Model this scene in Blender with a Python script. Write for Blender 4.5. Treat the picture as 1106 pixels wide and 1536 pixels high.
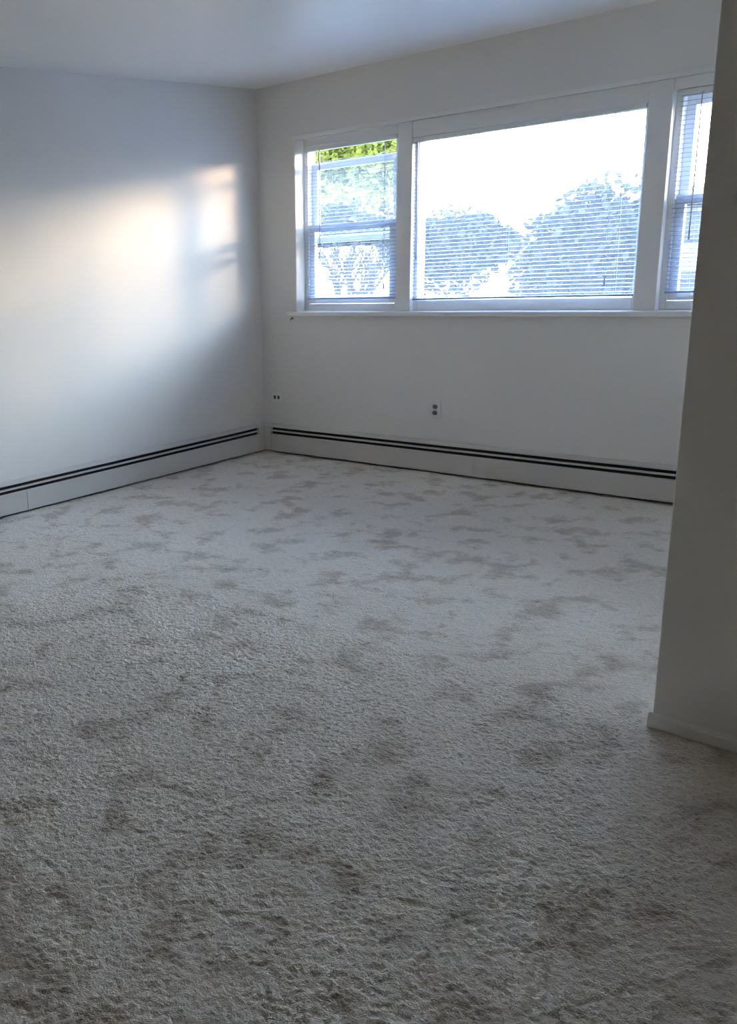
import bpy, bmesh, math, random
import numpy as np
from mathutils import Vector, Matrix

random.seed(7)
rng = np.random.default_rng(11)
S = bpy.context.scene
C = S.collection
for o in list(bpy.data.objects):
    bpy.data.objects.remove(o)

# ------------------------------------------------------------------ camera
cam_d = bpy.data.cameras.new('camera')
cam = bpy.data.objects.new('camera', cam_d)
C.objects.link(cam)
right = Vector((0.6650841, 0.7443217, -0.0604017))
fwd = Vector((-0.7264296, 0.6261015, -0.2833673))
up = Vector((-0.1730988, 0.2323407, 0.9571074))
M = Matrix((right, up, -fwd)).transposed().to_4x4()
M.translation = (4.8074, -5.4518, 1.4128)
cam.matrix_world = M
cam_d.sensor_fit = 'HORIZONTAL'
cam_d.sensor_width = 36.0
cam_d.lens = 1482.0 / 1106.0 * 36.0
cam_d.shift_x = (553.0 - 204.8) / 1106.0
cam_d.shift_y = (824.2 - 768.0) / 1106.0
cam_d.clip_start = 0.05
cam_d.clip_end = 400
S.camera = cam

# ------------------------------------------------------------------ light
SUN_DIR = Vector((1.4, 1.0, 0.13)).normalized()          # from the room towards the sun
world = bpy.data.worlds.new('sky')
S.world = world
world.use_nodes = True
wn = world.node_tree.nodes
wl = world.node_tree.links
wn.clear()
tc = wn.new('ShaderNodeTexCoord')
sep = wn.new('ShaderNodeSeparateXYZ')
wl.new(tc.outputs['Generated'], sep.inputs[0])
ramp = wn.new('ShaderNodeValToRGB')                       # clear sky: pale at the horizon, bluer overhead
ramp.color_ramp.elements[0].position = 0.0
ramp.color_ramp.elements[0].color = (0.98, 0.98, 1.0, 1)
ramp.color_ramp.elements[1].position = 0.85
ramp.color_ramp.elements[1].color = (0.38, 0.55, 0.95, 1)
e = ramp.color_ramp.elements.new(0.25)
e.color = (0.68, 0.82, 1.0, 1)
wl.new(sep.outputs['Z'], ramp.inputs[0])
bg = wn.new('ShaderNodeBackground')
bg.inputs['Strength'].default_value = 1.0
wo = wn.new('ShaderNodeOutputWorld')
wl.new(ramp.outputs[0], bg.inputs[0])
wl.new(bg.outputs[0], wo.inputs[0])

sun_d = bpy.data.lights.new('sun', 'SUN')
sun_d.energy = 0.21
sun_d.angle = math.radians(11)
sun_d.color = (1.0, 0.66, 0.34)
sun = bpy.data.objects.new('sun', sun_d)
C.objects.link(sun)
sun.rotation_euler = SUN_DIR.to_track_quat('Z', 'Y').to_euler()

S.view_settings.view_transform = 'Standard'
S.view_settings.look = 'None'
S.view_settings.gamma = 1.0
S.view_settings.use_curve_mapping = False
S.view_settings.exposure = 5.1
S.cycles.use_denoising = True
S.cycles.max_bounces = 14
S.cycles.diffuse_bounces = 8
S.cycles.transparent_max_bounces = 24
S.cycles.sample_clamp_indirect = 8.0

# ------------------------------------------------------------------ materials
def new_mat(name):
    m = bpy.data.materials.new(name)
    m.use_nodes = True
    nt = m.node_tree
    nt.nodes.clear()
    out = nt.nodes.new('ShaderNodeOutputMaterial')
    return m, nt, out

def N(nt, kind, **kw):
    n = nt.nodes.new(kind)
    for k, v in kw.items():
        if k in n.inputs:
            n.inputs[k].default_value = v
        else:
            setattr(n, k, v)
    return n

def coords(nt, scale=None):
    t = N(nt, 'ShaderNodeTexCoord')
    if scale is None:
        return t.outputs['Object']
    mp = N(nt, 'ShaderNodeMapping')
    mp.inputs['Scale'].default_value = scale
    nt.links.new(t.outputs['Object'], mp.inputs[0])
    return mp.outputs[0]

def paint(name, col, rough=0.6, spec=0.5, var=0.04, bump=0.05, bscale=220, vscale=1.5):
    """painted or plastic surface: faint large-scale tone variation and fine relief"""
    m, nt, out = new_mat(name)
    b = N(nt, 'ShaderNodeBsdfPrincipled', Roughness=rough)
    b.inputs['Specular IOR Level'].default_value = spec
    co = coords(nt)
    n1 = N(nt, 'ShaderNodeTexNoise', Scale=vscale, Detail=4.0)
    nt.links.new(co, n1.inputs['Vector'])
    mix = N(nt, 'ShaderNodeMix', data_type='RGBA')
    mix.inputs[6].default_value = (*[c * (1 - var) for c in col], 1)
    mix.inputs[7].default_value = (*[min(1, c * (1 + var)) for c in col], 1)
    nt.links.new(n1.outputs['Fac'], mix.inputs[0])
    nt.links.new(mix.outputs[2], b.inputs['Base Color'])
    if bump:
        n2 = N(nt, 'ShaderNodeTexNoise', Scale=bscale, Detail=3.0)
        nt.links.new(co, n2.inputs['Vector'])
        bp = N(nt, 'ShaderNodeBump', Strength=bump, Distance=0.004)
        nt.links.new(n2.outputs['Fac'], bp.inputs['Height'])
        nt.links.new(bp.outputs[0], b.inputs['Normal'])
    nt.links.new(b.outputs[0], out.inputs[0])
    return m

def carpet_mat():
    m, nt, out = new_mat('carpet_pile')
    L = nt.links.new
    b = N(nt, 'ShaderNodeBsdfPrincipled', Roughness=0.95)
    b.inputs['Specular IOR Level'].default_value = 0.1
    b.inputs['Sheen Weight'].default_value = 0.8
    b.inputs['Sheen Roughness'].default_value = 0.5
    b.inputs['Sheen Tint'].default_value = (1.0, 0.98, 0.95, 1)
    co = coords(nt)
    # trodden and soiled patches a hand or a foot across
    n1 = N(nt, 'ShaderNodeTexNoise', Scale=5.6, Detail=5.0, Roughness=0.62, Distortion=0.25)
    L(co, n1.inputs['Vector'])
    r1 = N(nt, 'ShaderNodeValToRGB')
    r1.color_ramp.elements[0].position = 0.51
    r1.color_ramp.elements[0].color = (0, 0, 0, 1)
    r1.color_ramp.elements[1].position = 0.63
    r1.color_ramp.elements[1].color = (1, 1, 1, 1)
    L(n1.outputs['Fac'], r1.inputs[0])
    n0 = N(nt, 'ShaderNodeTexNoise', Scale=0.9, Detail=2.0)
    L(co, n0.inputs['Vector'])
    mx1 = N(nt, 'ShaderNodeMix', data_type='RGBA')
    mx1.inputs[6].default_value = (0.93, 0.85, 0.735, 1)
    mx1.inputs[7].default_value = (0.54, 0.445, 0.33, 1)
    L(r1.outputs[0], mx1.inputs[0])
    mx0 = N(nt, 'ShaderNodeMix', data_type='RGBA', blend_type='MULTIPLY')
    mx0.inputs[0].default_value = 0.35
    r0 = N(nt, 'ShaderNodeValToRGB')
    r0.color_ramp.elements[0].position = 0.3
    r0.color_ramp.elements[0].color = (0.74, 0.69, 0.62, 1)
    r0.color_ramp.elements[1].position = 0.65
    L(n0.outputs['Fac'], r0.inputs[0])
    L(mx1.outputs[2], mx0.inputs[6])
    L(r0.outputs[0], mx0.inputs[7])
    # single tufts, the shade in the gaps between them painted into the colour
    n3 = N(nt, 'ShaderNodeTexNoise', Scale=120.0, Detail=3.0, Roughness=0.65, Distortion=0.6)
    L(co, n3.inputs['Vector'])
    r3 = N(nt, 'ShaderNodeValToRGB')
    r3.color_ramp.elements[0].position = 0.32
    r3.color_ramp.elements[0].color = (0.55, 0.53, 0.5, 1)
    r3.color_ramp.elements[1].position = 0.62
    L(n3.outputs['Fac'], r3.inputs[0])
    mx2 = N(nt, 'ShaderNodeMix', data_type='RGBA', blend_type='MULTIPLY')
    mx2.inputs[0].default_value = 0.5
    L(mx0.outputs[2], mx2.inputs[6])
    L(r3.outputs[0], mx2.inputs[7])
    L(mx2.outputs[2], b.inputs['Base Color'])
    bp = N(nt, 'ShaderNodeBump', Strength=1.0, Distance=0.010)
    L(n3.outputs['Fac'], bp.inputs['Height'])
    L(bp.outputs[0], b.inputs['Normal'])
    L(b.outputs[0], out.inputs[0])
    return m

def glass_mat():
    """window glass with a bluish translucent veil imitating lens glare"""
    m, nt, out = new_mat('window_glass')
    L = nt.links.new
    tr = N(nt, 'ShaderNodeBsdfTransparent')
    tr.inputs[0].default_value = (0.98, 0.99, 0.99, 1)
    gl = N(nt, 'ShaderNodeBsdfGlossy', Roughness=0.02)
    lw = N(nt, 'ShaderNodeLayerWeight', Blend=0.5)
    pw = N(nt, 'ShaderNodeMath', operation='POWER')
    pw.inputs[1].default_value = 4.0
    L(lw.outputs['Facing'], pw.inputs[0])
    fr = N(nt, 'ShaderNodeMapRange')
    fr.inputs['To Min'].default_value = 0.03
    fr.inputs['To Max'].default_value = 0.8
    L(pw.outputs[0], fr.inputs[0])
    mx = N(nt, 'ShaderNodeMixShader')
    L(fr.outputs[0], mx.inputs[0]); L(tr.outputs[0], mx.inputs[1]); L(gl.outputs[0], mx.inputs[2])
    tl = N(nt, 'ShaderNodeBsdfTranslucent')  # glare haze over the view, put into the pane
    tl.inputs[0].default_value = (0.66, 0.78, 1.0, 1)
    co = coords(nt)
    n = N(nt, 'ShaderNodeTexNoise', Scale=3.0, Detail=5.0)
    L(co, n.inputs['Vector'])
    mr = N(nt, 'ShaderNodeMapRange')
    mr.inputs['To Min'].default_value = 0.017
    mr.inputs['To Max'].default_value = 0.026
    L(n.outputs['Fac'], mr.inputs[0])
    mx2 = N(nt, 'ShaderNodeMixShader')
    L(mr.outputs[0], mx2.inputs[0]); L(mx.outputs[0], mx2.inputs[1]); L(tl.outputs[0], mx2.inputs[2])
    L(mx2.outputs[0], out.inputs[0])
    return m

def thin_mat(name, col, trans=0.3, rough=0.5, tcol=None, var=0.0, vscale=30, spec=0.08):
    """thin vinyl slat or leaf: reflects on one side and lets some light through"""
    m, nt, out = new_mat(name)
    L = nt.links.new
    b = N(nt, 'ShaderNodeBsdfPrincipled', Roughness=rough)
    b.inputs['Specular IOR Level'].default_value = spec
    t = N(nt, 'ShaderNodeBsdfTranslucent')
    tc = tcol or col
    co = coords(nt)
    n = N(nt, 'ShaderNodeTexNoise', Scale=vscale, Detail=2.0)
    L(co, n.inputs['Vector'])
    for c, sock in ((col, b.inputs['Base Color']), (tc, t.inputs[0])):
        mx = N(nt, 'ShaderNodeMix', data_type='RGBA')
        mx.inputs[6].default_value = (*[v * (1 - var) for v in c], 1)
        mx.inputs[7].default_value = (*[min(1, v * (1 + var)) for v in c], 1)
        L(n.outputs['Fac'], mx.inputs[0])
        L(mx.outputs[2], sock)
    ms = N(nt, 'ShaderNodeMixShader')
    ms.inputs[0].default_value = trans
    L(b.outputs[0], ms.inputs[1]); L(t.outputs[0], ms.inputs[2]); L(ms.outputs[0], out.inputs[0])
    return m

MAT = {
    'wall': paint('wall_paint', (0.75, 0.725, 0.675), 0.55, 0.35, 0.03, 0.10, 260),
    'ceil': paint('ceiling_paint', (0.86, 0.845, 0.81), 0.36, 0.55, 0.03, 0.05, 200),
    'tan_wall': paint('tan_wall_paint', (0.42, 0.33, 0.24), 0.6, 0.3, 0.05, 0.1, 200),
    'trim': paint('trim_gloss_paint', (0.78, 0.77, 0.74), 0.35, 0.5, 0.03, 0.03, 90),
    'frame': paint('window_frame_paint', (0.80, 0.79, 0.77), 0.4, 0.5, 0.03, 0.03, 90),
    'heater': paint('heater_enamel', (0.57, 0.545, 0.505), 0.38, 0.5, 0.05, 0.03, 60, 3.0),
    'dark': paint('heater_inside_shade', (0.025, 0.025, 0.027), 0.7, 0.2, 0.1, 0),
    'fin': paint('heater_fin_metal', (0.08, 0.08, 0.085), 0.45, 0.5, 0.1, 0),
    'plate': paint('plate_plastic', (0.78, 0.77, 0.74), 0.35, 0.5, 0.02, 0),
    'socket': paint('socket_plastic', (0.20, 0.19, 0.19), 0.45, 0.5, 0.05, 0),
    'slot': paint('socket_slot', (0.03, 0.03, 0.03), 0.6, 0.3, 0.05, 0),
    'metal': paint('small_metal', (0.30, 0.28, 0.25), 0.35, 0.7, 0.1, 0),
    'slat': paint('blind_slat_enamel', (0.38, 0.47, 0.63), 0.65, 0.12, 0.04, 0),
    'cord': paint('blind_cord', (0.62, 0.62, 0.60), 0.8, 0.2, 0.1, 0),
    'wand': paint('blind_wand', (0.45, 0.46, 0.48), 0.25, 0.6, 0.1, 0),
    'carpet': carpet_mat(),
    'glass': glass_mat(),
    'leaf_dark': thin_mat('leaf_dark', (0.022, 0.027, 0.030), 0.15, 0.7, (0.025, 0.035, 0.02), 0.35, 1.2),
    'leaf_sun': thin_mat('leaf_yellow_green', (0.085, 0.10, 0.016), 0.45, 0.7, (0.17, 0.20, 0.03), 0.35, 1.5),
    'bark': paint('bark', (0.022, 0.02, 0.02), 0.9, 0.1, 0.3, 0.4, 30, 8),
    'lawn': paint('lawn', (0.10, 0.13, 0.05), 0.95, 0.1, 0.35, 0.4, 40, 3),
    'pave': paint('pavement', (0.50, 0.49, 0.47), 0.9, 0.2, 0.1, 0.2, 40, 3),
    'white_board': paint('white_fence_board', (0.78, 0.77, 0.74), 0.6, 0.3, 0.05, 0.1, 40, 2),
    'house_trim': paint('house_trim_paint', (0.05, 0.056, 0.066), 0.8, 0.05, 0.05, 0.05, 40, 2),
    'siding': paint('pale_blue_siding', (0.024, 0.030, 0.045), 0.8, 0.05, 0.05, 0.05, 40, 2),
    'sun_block': paint('sun_block_shingle', (0.09, 0.09, 0.10), 0.9, 0.1, 0.2, 0.3, 50, 6),
    'pane_far': paint('house_window_screen', (0.018, 0.022, 0.03), 0.6, 0.05, 0.05, 0),
    'ac': paint('grey_metal_case', (0.06, 0.062, 0.066), 0.7, 0.1, 0.05, 0),
}

# ------------------------------------------------------------------ helpers
def obj(name, bm, mat=None, parent=None, smooth=False, bevel=0.0):
    me = bpy.data.meshes.new(name)
    if isinstance(bm, tuple):
        me.from_pydata(bm[0], [], bm[1])
    else:
        bm.normal_update()
        bm.to_mesh(me)
        bm.free()
    if smooth:
        me.shade_smooth()
    if mat:
        me.materials.append(MAT[mat])
    o = bpy.data.objects.new(name, me)
    C.objects.link(o)
    if parent:
        o.parent = parent
    if bevel:
        md = o.modifiers.new('bevel', 'BEVEL')
        md.width = bevel
        md.segments = 2
        md.limit_method = 'ANGLE'
    return o

def empty(name, loc=(0, 0, 0)):
    o = bpy.data.objects.new(name, None)
    C.objects.link(o)
    o.location = loc
    return o

def tag(o, label, cat, group=None):
    o['label'] = label
    o['category'] = cat
    if group:
        o['group'] = group
    return o

def struct(o):
    o['kind'] = 'structure'
    return o

def box(bm, x0, x1, y0, y1, z0, z1):
    v = [bm.verts.new(p) for p in ((x0, y0, z0), (x1, y0, z0), (x1, y1, z0), (x0, y1, z0),
                                   (x0, y0, z1), (x1, y0, z1), (x1, y1, z1), (x0, y1, z1))]
    for f in ((3, 2, 1, 0), (4, 5, 6, 7), (0, 1, 5, 4), (1, 2, 6, 5), (2, 3, 7, 6), (3, 0, 4, 7)):
        bm.faces.new([v[i] for i in f])
    return v

def boxes(*bs):
    bm = bmesh.new()
    for b in bs:
        box(bm, *b)
    return bm

def prism(bm, prof, axis, a, b):
    """closed profile of (u, z) pairs extruded along 'x' (u = y) or 'y' (u = x) from a to b"""
    def P(u, z, t):
        return (t, u, z) if axis == 'x' else (u, t, z)
    A = [bm.verts.new(P(u, z, a)) for u, z in prof]
    B = [bm.verts.new(P(u, z, b)) for u, z in prof]
    n = len(prof)
    for i in range(n):
        j = (i + 1) % n
        bm.faces.new((A[i], A[j], B[j], B[i]))
    bm.faces.new(A[::-1])
    bm.faces.new(B)
    bmesh.ops.recalc_face_normals(bm, faces=bm.faces)

def tube(bm, p0, p1, r0, r1, n=8):
    p0, p1 = Vector(p0), Vector(p1)
    d = (p1 - p0).normalized()
    a = d.orthogonal().normalized()
    b = d.cross(a)
    A, B = [], []
    for i in range(n):
        t = 2 * math.pi * i / n
        w = a * math.cos(t) + b * math.sin(t)
        A.append(bm.verts.new(p0 + w * r0))
        B.append(bm.verts.new(p1 + w * r1))
    for i in range(n):
        j = (i + 1) % n
        bm.faces.new((A[i], A[j], B[j], B[i]))
    bm.faces.new(A[::-1])
    bm.faces.new(B)

# ------------------------------------------------------------------ room shell
H = 2.44
XW, YP = 3.79, -2.615           # inner face of the right wall, face of the partition towards the camera
XR, YB = 6.7, -7.4              # far side and back of the adjoining space
WX0, WX1, WZ0, WZ1 = 0.33, 3.43, 0.975, 2.088   # window opening

struct(obj('wall_left', boxes((-0.15, 0, YB - .15, 0.2, -0.05, H + .05)), 'wall'))
struct(obj('wall_back', boxes((0, WX0, 0, 0.2, -0.05, H + .05), (WX1, 7.0, 0, 0.2, -0.05, H + .05),
                              (WX0, WX1, 0, 0.2, -0.05, WZ0), (WX0, WX1, 0, 0.2, WZ1, H + .05)), 'wall'))
struct(obj('wall_right', boxes((XW, XW + .12, YP + .12, 0, -0.05, H + .05)), 'wall'))
struct(obj('wall_partition', boxes((XW, XR, YP, YP + .12, -0.05, H + .05)), 'wall', bevel=0.004))
struct(obj('wall_far_right', boxes((XR, XR + .15, YB - .15, YP + .12, -0.05, H + .05)), 'tan_wall'))
struct(obj('wall_rear', boxes((0, XR, YB - .15, YB, -0.05, H + .05)), 'tan_wall'))
struct(obj('ceiling', boxes((-0.15, 7.0, YB - .15, 0.2, H, H + .15)), 'ceil'))
struct(obj('floor', boxes((-0.15, 7.0, YB - .15, 0.2, -0.25, -0.04)), 'trim'))

# baseboard of the partition: low moulding with a rounded top
bm = bmesh.new()
prof = [(YP, -0.004), (YP - .014, -0.004), (YP - .014, 0.026), (YP - .011, 0.034), (YP - .005, 0.040), (YP, 0.041)]
prism(bm, prof, 'x', XW - .008, XR)
struct(obj('baseboard_partition', bm, 'trim'))
bm = bmesh.new()
prof = [(XW, -0.004), (XW - .008, -0.004), (XW - .008, 0.026), (XW - .007, 0.034), (XW - .005, 0.040), (XW, 0.041)]
prism(bm, prof, 'y', YP, -0.08)
struct(obj('baseboard_right', bm, 'trim'))

# ------------------------------------------------------------------ carpet (real relief, finer where it lies near)
def vnoise(x, y, s, seed):
    r = np.random.default_rng(seed)
    n = 256
    g = r.random((n, n))
    u, v = x / s, y / s
    i, j = np.floor(u).astype(int), np.floor(v).astype(int)
    fu, fv = u - i, v - j
    fu = fu * fu * (3 - 2 * fu)
    fv = fv * fv * (3 - 2 * fv)
    a, b = g[i % n, j % n], g[(i + 1) % n, j % n]
    c, d = g[i % n, (j + 1) % n], g[(i + 1) % n, (j + 1) % n]
    return a + (b - a) * fu + (c - a) * fv + (a - b - c + d) * fu * fv

def height(x, y):
    wx = x + 0.008 * vnoise(x, y, 0.018, 5)
    wy = y + 0.008 * vnoise(x, y, 0.018, 6)
    h = 0.0075 * vnoise(wx, wy, 0.0095, 1) + 0.0015 * vnoise(wx, wy, 0.019, 2)
    h += 0.0015 * vnoise(x, y, 0.06, 3) + 0.004 * vnoise(x, y, 0.35, 4)
    return h - 0.013

vs, fs, base = [], [], 0
# (x0, x1, y0, y1, step)
zones = [(1.4, 5.6, -5.3, -2.6, 0.0046), (0, 3.79, -2.6, 0, 0.0105), (0, 1.4, -7.4, -2.6, 0.0105),
         (1.4, 6.7, -7.4, -5.3, 0.02), (5.6, 6.7, -5.3, -2.6, 0.02)]
for x0, x1, y0, y1, st in zones:
    nx, ny = int(round((x1 - x0) / st)) + 1, int(round((y1 - y0) / st)) + 1
    X, Y = np.meshgrid(np.linspace(x0, x1, nx), np.linspace(y0, y1, ny), indexing='ij')
    j = 0.25 * st
    Xj, Yj = X.copy(), Y.copy()
    Xj[1:-1, 1:-1] += rng.uniform(-j, j, (nx - 2, ny - 2))
    Yj[1:-1, 1:-1] += rng.uniform(-j, j, (nx - 2, ny - 2))
    Z = height(Xj, Yj)
    vs.append(np.stack([Xj, Yj, Z], -1).reshape(-1, 3))
    I = (np.arange(nx)[:, None] * ny + np.arange(ny)[None, :]) + base
    fs.append(np.stack([I[:-1, :-1], I[1:, :-1], I[1:, 1:], I[:-1, 1:]], -1).reshape(-1, 4))
    base += nx * ny
vs = np.concatenate(vs).astype(np.float32)
fs = np.concatenate(fs).astype(np.int32)
me = bpy.data.meshes.new('carpet')
me.vertices.add(len(vs)); me.vertices.foreach_set('co', vs.ravel())
me.loops.add(fs.size); me.loops.foreach_set('vertex_index', fs.ravel())
me.polygons.add(len(fs)); me.polygons.foreach_set('loop_start', np.arange(0, fs.size, 4, dtype=np.int32))
me.update(calc_edges=True)
me.shade_smooth()
me.materials.append(MAT['carpet'])
carpet = bpy.data.objects.new('carpet', me)
C.objects.link(carpet)
carpet['kind'] = 'stuff'
tag(carpet, 'worn pale beige cut pile carpet covering the whole floor', 'carpet')

# ------------------------------------------------------------------ windows
Y0, Y1 = 0.085, 0.165            # fixed frames in the opening
# window stool (sill board) and the thin bead round the opening
struct(obj('trim_1', boxes((0.255, 3.505, -0.028, 0.0, 0.958, 0.985), (WX0, WX1, 0.0, 0.10, 0.958, 0.985)), 'trim', bevel=0.004))
bm = boxes((WX0 - .012, WX1 + .012, -0.006, 0.0, WZ1 - .004, WZ1 + .022), (WX0 - .012, WX0, -0.006, 0.0, 0.985, WZ1 - .004),
           (WX1, WX1 + .012, -0.006, 0.0, 0.985, WZ1 - .004))
struct(obj('trim_2', bm, 'trim', bevel=0.002))
# posts between the three units
struct(obj('trim_3', boxes((1.085, 1.190, 0.045, 0.17, 0.985, WZ1)), 'frame', bevel=0.004))
struct(obj('trim_4', boxes((2.545, 2.660, 0.045, 0.17, 0.985, WZ1)), 'frame', bevel=0.004))
# header board above the units
struct(obj('trim_5', boxes((WX0, 1.085, 0.085, 0.17, 2.035, WZ1), (1.19, 2.545, 0.05, 0.17, 1.995, WZ1),
                           (2.66, WX1, 0.05, 0.17, 2.035, WZ1)), 'frame', bevel=0.003))

def sash(parent, x0, x1, z0, z1, y, w=0.045, d=0.03, lock=False):
    s = obj('sash', boxes((x0, x0 + w, y, y + d, z0, z1), (x1 - w, x1, y, y + d, z0, z1),
                          (x0 + w, x1 - w, y, y + d, z0, z0 + w), (x0 + w, x1 - w, y, y + d, z1 - w, z1)),
            'frame', parent, bevel=0.003)
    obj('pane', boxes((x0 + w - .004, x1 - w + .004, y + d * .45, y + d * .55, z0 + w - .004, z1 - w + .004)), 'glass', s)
    if lock:
        bm = boxes(((x0 + x1) / 2 - .03, (x0 + x1) / 2 + .03, y - .002, y + d * .8, z1, z1 + .008))
        tube(bm, ((x0 + x1) / 2, y + .012, z1 + .008), ((x0 + x1) / 2, y + .012, z1 + .018), .011, .009, 10)
        box(bm, (x0 + x1) / 2 - .004, (x0 + x1) / 2 + .004, y - .022, y + .012, z1 + .010, z1 + .018)
        obj('sash_lock', bm, 'metal', s)
    return s

def double_hung(n, x0, x1, drop):
    z0, z1 = 0.985, 2.035
    w = struct(obj('window_%d' % n, boxes((x0, x0 + .035, Y0, Y1, z0, z1), (x1 - .035, x1, Y0, Y1, z0, z1),
                                          (x0 + .035, x1 - .035, Y0, Y1, z0, z0 + .045),
                                          (x0 + .035, x1 - .035, Y0, Y1, z1 - .025, z1)), 'frame', bevel=0.003))
    a, b = x0 + .037, x1 - .037
    sash(w, a, b, 1.032, 1.545, 0.092, lock=True)
    sash(w, a, b, 1.500 - drop, 2.008 - drop, 0.126)
    return w

double_hung(1, WX0, 1.085, 0.075)
w2 = struct(obj('window_2', boxes((1.19, 1.215, Y0, Y1, 0.985, 1.995), (2.52, 2.545, Y0, Y1, 0.985, 1.995),
                                  (1.215, 2.52, Y0, Y1, 0.985, 1.05), (1.215, 2.52, Y0, Y1, 1.975, 1.995)), 'frame', bevel=0.003))
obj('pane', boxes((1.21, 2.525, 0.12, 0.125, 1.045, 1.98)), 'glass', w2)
double_hung(3, 2.66, WX1, 0.0)

# ------------------------------------------------------------------ mini blinds
def slat_mesh(length):
    n, wdt, sag = 4, 0.025, 0.0010
    vs, fs = [], []
    for e in (0, length):
        for side in (0, 1):
            for i in range(n + 1):
                u = i / n - .5
                vs.append((e, u * wdt, sag * (1 - 4 * u * u) - side * 0.0005))
    m = n + 1
    for i in range(n):
        fs.append((i, 2 * m + i, 2 * m + i + 1, i + 1))
        fs.append((m + i, m + i + 1, 3 * m + i + 1, 3 * m + i))
    fs.append((0, m, 3 * m, 2 * m))
    fs.append((n, 2 * m + n, 3 * m + n, m + n))
    me = bpy.data.meshes.new('slat')
    me.from_pydata(vs, [], fs)
    me.shade_smooth()
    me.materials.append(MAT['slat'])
    return me

def blind(x0, x1, y, ztop, zbot, ladders, wand_x, label, skew=0.0, tilt=-9.0, cord_x=None):
    root = empty('mini_blind', (x0, y, zbot))
    tag(root, label, 'window blind', 'mini blinds in the wide window')
    Lx = x1 - x0
    def P(name, bm, mat, **k):
        return obj(name, bm, mat, root, **k)
    hr = ztop - zbot
    P('headrail', boxes((0, Lx, -.014, .014, hr - .026, hr)), 'frame', bevel=0.002)
    P('bottom_rail', boxes((0.002, Lx - .002, -.012, .012, 0, .011)), 'slat', bevel=0.003)
    pitch = 0.0212
    n = int((hr - .026 - .02) / pitch)
    me = slat_mesh(Lx - .004)
    for i in range(n):
        o = bpy.data.objects.new('slat', me)
        C.objects.link(o)
        o.parent = root
        z = .024 + (hr - .030 - .024) * i / (n - 1)
        o.location = (.002 + random.uniform(-.0008, .0008), random.uniform(-.0006, .0006), z)
        # outer edge (towards the glass) higher than the room edge
        o.rotation_euler = (math.radians(-tilt + random.uniform(-1.3, 1.3)), math.radians(random.uniform(-.05, .05)), 0)
    for lx in ladders:
        bm = bmesh.new()
        for yy in (-.0135, .0135):
            tube(bm, (lx, yy, .006), (lx, yy, hr - .02), .0007, .0007, 5)
        P('ladder_cord', bm, 'cord')
    if wand_x is not None:
        bm = bmesh.new()
        tube(bm, (wand_x, -.019, hr - .02), (wand_x, -.021, hr - .62), .0035, .0035, 6)
        tube(bm, (wand_x, -.021, hr - .62), (wand_x, -.021, hr - .70), .0035, .0055, 6)
        P('tilt_wand', bm, 'wand')
    if cord_x is not None:
        bm = bmesh.new()
        tube(bm, (cord_x, -.019, hr - .02), (cord_x, -.021, .10), .0011, .0011, 5)
        tube(bm, (cord_x + .006, -.019, hr - .02), (cord_x + .007, -.021, .10), .0011, .0011, 5)
        tube(bm, (cord_x + .0035, -.021, .10), (cord_x + .0035, -.021, .06), .004, .007, 8)
        P('lift_cord', bm, 'cord')
    root.rotation_euler = (0, skew, 0)
    return root

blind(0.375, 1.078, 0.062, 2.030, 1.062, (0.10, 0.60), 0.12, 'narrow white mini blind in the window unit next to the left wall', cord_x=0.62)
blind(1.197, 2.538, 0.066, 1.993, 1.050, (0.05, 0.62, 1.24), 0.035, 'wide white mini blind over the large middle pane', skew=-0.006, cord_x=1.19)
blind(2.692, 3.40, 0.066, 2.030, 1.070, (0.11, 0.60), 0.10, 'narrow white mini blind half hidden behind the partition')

# ------------------------------------------------------------------ baseboard heaters
def heater(axis, a, b, seams, label, slot_a=None, slot_b=None):
    """finned-tube baseboard along a wall; u is the distance from the wall (x or -y)"""
    s = 1 if axis == 'y' else -1
    root = empty('baseboard_heater', (0, 0, 0))
    tag(root, label, 'heater', 'baseboard heaters along the walls')
    def part(name, prof, a, b, mat, parent=root, bev=0.0):
        bm = bmesh.new()
        prism(bm, [(s * u, z) for u, z in prof], axis, a, b)
        return obj(name, bm, mat, parent, bevel=bev)
    # back plate, top hood bending forward and down, near-black box painting the shade inside and below, vane, front panels
    part('back_plate', [(0, .012), (.004, .012), (.004, .196), (0, .196)], a, b, 'heater')
    part('hood', [(.004, .196), (.046, .196), (.062, .187), (.062, .180), (.058, .180), (.058, .184), (.045, .191), (.004, .191)], a, b, 'heater')
    part('interior_shade', [(.006, .002), (.046, .002), (.046, .180), (.006, .180)], a + .003, b - .003, 'dark')
    part('damper_vane', [(.050, .1535), (.0645, .1515), (.0645, .1590), (.050, .1615)], a + .002, b - .002, 'heater')
    ends = [a] + seams + [b]
    for i in range(len(ends) - 1):
        g = .0016
        part('front_panel', [(.050, .130), (.058, .134), (.065, .131), (.065, .012), (.058, .007), (.054, .007), (.060, .014), (.060, .129)],
             ends[i] + (g if i else 0), ends[i + 1] - (g if i < len(ends) - 2 else 0), 'heater', bev=0.001)
    for q in seams:
        part('panel_joint', [(.046, .022), (.061, .022), (.061, .129), (.046, .129)], q - .009, q + .009, 'fin')
    return root

hl = heater('y', -6.6, -0.125, [-4.4, -2.192], 'long enamel baseboard heater along the left wall')
hb = heater('x', 0.122, 2.882, [], 'long enamel baseboard heater under the window')
# end cap of the window-side heater
bm = bmesh.new()
prism(bm, [(-u, z) for u, z in ((0, .018), (.066, .018), (.066, .185), (.05, .198), (0, .198))], 'x', 2.882, 2.955)
obj('end_cap', bm, 'heater', hb, bevel=0.003)
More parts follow.
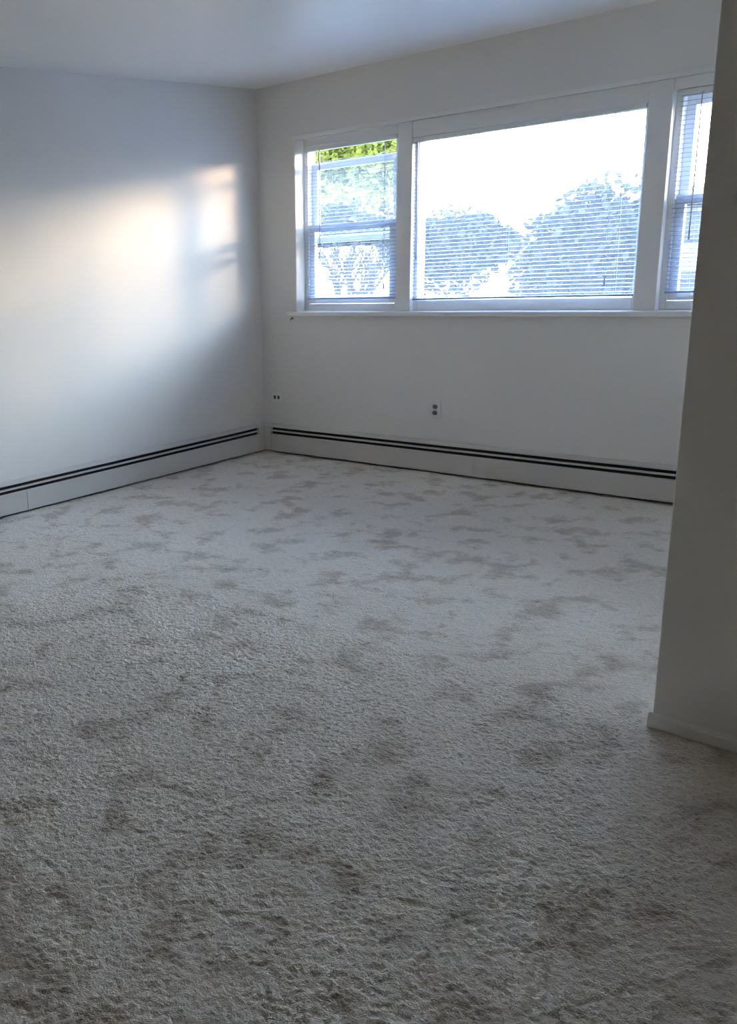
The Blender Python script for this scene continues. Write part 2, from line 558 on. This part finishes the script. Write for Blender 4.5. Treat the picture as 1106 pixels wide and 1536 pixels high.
# corner cover where the two heaters meet
cc = empty('heater_corner_cover', (0, 0, 0))
tag(cc, 'plain enamel corner cover joining the two baseboard heaters', 'heater cover')
bm = bmesh.new()
prism(bm, [(u, z) for u, z in ((0, .012), (.066, .012), (.066, .186), (.05, .198), (0, .198))], 'y', -0.125, -0.0662)
obj('left_leg', bm, 'heater', cc)
bm = bmesh.new()
prism(bm, [(-u, z) for u, z in ((0, .012), (.066, .012), (.066, .186), (.05, .198), (0, .198))], 'x', 0.0, 0.1195)
obj('right_leg', bm, 'heater', cc, bevel=0.0015)

# ------------------------------------------------------------------ outlet, jack, nail
def wall_plate(name, x, z, w, h, label, cat):
    root = empty(name, (x, 0, z))
    tag(root, label, cat)
    obj('cover_plate', boxes((-w / 2, w / 2, -.006, 0, -h / 2, h / 2)), 'plate', root, bevel=0.0025)
    return root

out = wall_plate('wall_outlet', 1.420, 0.388, 0.078, 0.118, 'white duplex wall outlet below the middle pane', 'outlet')
for dz in (0.0195, -0.0195):
    bm = bmesh.new()
    ring = []
    for i in range(24):
        t = 2 * math.pi * i / 24
        ring.append((0.0165 * math.cos(t), max(-.0125, min(.0125, 0.0165 * math.sin(t)))))
    A = [bm.verts.new((x, -.006, z + dz)) for x, z in ring]
    B = [bm.verts.new((x, -.0085, z + dz)) for x, z in ring]
    for i in range(24):
        bm.faces.new((A[i], A[(i + 1) % 24], B[(i + 1) % 24], B[i]))
    bm.faces.new(B)
    bmesh.ops.recalc_face_normals(bm, faces=bm.faces)
    sk = obj('socket', bm, 'socket', out)
    for sx, hh in ((-.0065, .0042), (.0065, .0034)):
        obj('slot', boxes((sx - .0011, sx + .0011, -.0092, -.0080, dz + .002 - hh, dz + .002 + hh)), 'slot', sk)
    bm = bmesh.new()
    tube(bm, (0, -.0080, dz - .0075), (0, -.0092, dz - .0075), .0023, .0023, 10)
    obj('ground_hole', bm, 'slot', sk)
bm = bmesh.new()
tube(bm, (0, -.0058, 0), (0, -.0076, 0), .0032, .0026, 12)
obj('screw', bm, 'metal', out)

jk = wall_plate('wall_jack', 0.135, 0.388, 0.078, 0.062, 'small cream double jack plate low beside the room corner', 'jack')
for dx in (-.017, .017):
    sk = obj('jack_port', boxes((dx - .0095, dx + .0095, -.0085, -.0055, -.013, .013)), 'socket', jk)
    obj('port_opening', boxes((dx - .0055, dx + .0055, -.0092, -.0080, -.008, .008)), 'slot', sk)

bm = bmesh.new()
tube(bm, (0, 0, 0), (0, -.020, -.003), .0028, .0028, 8)
tube(bm, (0, -.020, -.003), (0, -.024, -.014), .0028, .0026, 8)
tube(bm, (0, .0, 0), (0, -.002, 0), .010, .009, 12)
nail = obj('wall_hook', bm, 'metal')
nail.location = (0.285, 0, 0.942)
tag(nail, 'tiny dark metal hook under the left end of the window sill', 'hook')

# ------------------------------------------------------------------ outdoors
GZ = -0.9
struct(obj('ground', boxes((-70, 60, 0.25, 140, GZ - .3, GZ)), 'lawn'))
struct(obj('path', boxes((-40, 40, 17.0, 22.0, GZ, GZ + .02)), 'pave'))

def leaves(center, rad, n, size, seed, bottom=-1.0, shell=0.55, lobes=7):
    """leaf cards filling a lobed crown"""
    r = np.random.default_rng(seed)
    cs = [(np.zeros(3), 1.0)]
    for i in range(lobes):
        d = r.normal(size=3); d /= np.linalg.norm(d)
        d[2] = abs(d[2]) * .8 - .15
        cs.append((d * .62, r.uniform(.38, .55)))
    pick = r.integers(0, len(cs), n)
    d = r.normal(size=(n, 3)); d /= np.linalg.norm(d, axis=1)[:, None]
    rr = (shell + (1 - shell) * r.random(n))[:, None]
    P = np.array([cs[k][0] for k in pick]) + d * rr * np.array([cs[k][1] * .75 for k in pick])[:, None]
    P = P[P[:, 2] > bottom]
    n = len(P)
    P = P * np.array(rad) + np.array(center)
    a = r.normal(size=(n, 3)); a /= np.linalg.norm(a, axis=1)[:, None]
    b = np.cross(a, r.normal(size=(n, 3))); b /= np.linalg.norm(b, axis=1)[:, None]
    s = size * r.uniform(.6, 1.3, n)[:, None]
    V = np.stack([P - a * s, P + b * s * .5, P + a * s, P - b * s * .5], 1).reshape(-1, 3)
    F = np.arange(4 * n).reshape(-1, 4)
    return V.tolist(), F.tolist()

def branches(seed, base, h, levels=4, spread=.55, r0=.06, upright=.35, kids=(2, 3)):
    rn = random.Random(seed)
    bm = bmesh.new()
    def grow(p, d, ln, r, lv):
        q = p + d * ln
        tube(bm, p, q, r, r * .68, 6)
        if lv == 0:
            return
        for k in range(rn.choice(kids)):
            nd = (d + Vector((rn.uniform(-1, 1), rn.uniform(-1, 1), rn.uniform(-.4, .8))) * spread + Vector((0, 0, upright * .3))).normalized()
            grow(q, nd, ln * rn.uniform(.62, .85), r * .66, lv - 1)
    for k in range(3):
        d = Vector((rn.uniform(-.5, .5), rn.uniform(-.5, .5), 1)).normalized()
        grow(Vector((rn.uniform(-.1, .1), rn.uniform(-.1, .1), 0)), d, h * .3, r0, levels)
    return bm

def plant(name, loc, label, cat, rad, n, size, mat, seed, group, crown_z, trunk_h, bottom=-1.0, shell=.5):
    root = empty(name, loc)
    tag(root, label, cat, group)
    obj('foliage', leaves((0, 0, crown_z), rad, n, size, seed, bottom, shell), mat, root)
    obj('trunk', branches(seed, None, trunk_h, 3, .5, .07), 'bark', root)
    return root

# the dark rounded shrubs seen through the middle pane
G1 = 'dark shrubs outside the window'
plant('round_shrub', (-5.55, 11.4, GZ), 'dark broad shrub outside, behind the left part of the middle pane', 'shrub',
      (1.55, 1.1, 1.15), 20000, .08, 'leaf_dark', 21, G1, 2.02, 1.5, shell=.1)
plant('round_shrub', (-1.02, 8.4, GZ), 'large dark shrub outside, rising towards the right of the middle pane', 'shrub',
      (2.0, 0.9, 2.1), 24000, .075, 'leaf_dark', 22, G1, 1.45, 1.8, shell=.1)
plant('round_shrub', (-11.4, 17.0, GZ), 'low dark shrub outside the left window unit, before the yellow-green tree', 'shrub',
      (2.4, 1.0, 1.5), 9000, .12, 'leaf_dark', 23, G1, 2.4, 2.0, bottom=-.4, shell=.1)
G2 = 'sunlit trees outside the window'
plant('leafy_tree', (-14.1, 20.5, GZ), 'sunlit yellow-green tree outside the left window unit', 'tree',
      (2.8, 1.6, 2.1), 11000, .14, 'leaf_sun', 31, G2, 4.4, 4.0)
plant('leafy_tree', (-3.9, 18.5, GZ), 'small green tree top outside, seen through the right window unit', 'tree',
      (1.2, 1.0, 0.95), 4000, .11, 'leaf_sun', 32, G2, 2.4, 2.4, shell=.2)

# bare shrub before the white fence
bs = obj('bare_shrub', branches(9, None, 2.7, 4, .75, .085, .3, (2, 3, 3)), 'bark')
bs.location = (-8.1, 11.9, GZ)
tag(bs, 'bare branching shrub before the white fence, low in the left window unit', 'shrub')

# white board fence behind it
fence = empty('board_fence', (-13.0, 14.0, GZ))
tag(fence, 'white board fence outside, behind the bare shrub', 'fence')
fb = None
for i in range(44):
    x = i * .20
    if fb is None:
        fb = obj('board', boxes((0, .192, 0, .025, .05, 2.25)), 'white_board', fence)
        o = fb
    else:
        o = bpy.data.objects.new('board', fb.data); C.objects.link(o); o.parent = fence
    o.location = (x, random.uniform(-.004, .004), random.uniform(-.01, .01))
for z in (.45, 1.85):
    obj('rail', boxes((0, 8.8, .025, .065, z, z + .09)), 'white_board', fence)

# neighbouring house to the right, low, with an unseen block added on top against the low sun
hs = empty('neighbour_house', (0.66, 5.0, GZ))
tag(hs, 'blue-grey sided low house outside, seen through the right window unit', 'house')
obj('wall', boxes((0, 17, .05, 1.9, 0, 2.50)), 'siding', hs)
sid = None
for i in range(18):
    if sid is None:
        bm = bmesh.new()
        prism(bm, [(.05, 0), (.022, 0), (.036, .146), (.05, .146)], 'x', 0, 17)
        sid = obj('siding_board', bm, 'siding', hs)
        o = sid
    else:
        o = bpy.data.objects.new('siding_board', sid.data); C.objects.link(o); o.parent = hs
    o.location = (0, 0, i * .138)
obj('corner_board', boxes((-.02, .07, .0, .05, 0, 2.50)), 'house_trim', hs)
obj('eave', boxes((-.08, 17.1, -.10, 2.0, 2.50, 2.58)), 'house_trim', hs)
obj('sun_block', boxes((5.0, 17.1, -.10, 2.0, 2.58, 3.22)), 'sun_block', hs)  # added out of view to cut off the sun patch at the bottom
wf = obj('window', boxes((.14, .90, -.01, .05, 1.80, 1.86), (.14, .90, -.01, .05, 2.40, 2.46),
                         (.14, .20, -.01, .05, 1.86, 2.40), (.84, .90, -.01, .05, 1.86, 2.40)), 'house_trim', hs)
obj('pane', boxes((.19, .85, .0, .03, 1.85, 2.41)), 'pane_far', wf)
ac = empty('window_air_conditioner', (1.02, 4.99, 0.965))
tag(ac, 'grey boxed air conditioner in the window of the low house', 'air conditioner')
obj('case', boxes((-.14, .24, -.22, .0, 0, .26)), 'ac', ac, bevel=.01)
obj('grille', boxes(*[(-.11, .21, -.226, -.22, .03 + .036 * k, .046 + .036 * k) for k in range(6)]), 'fin', ac)
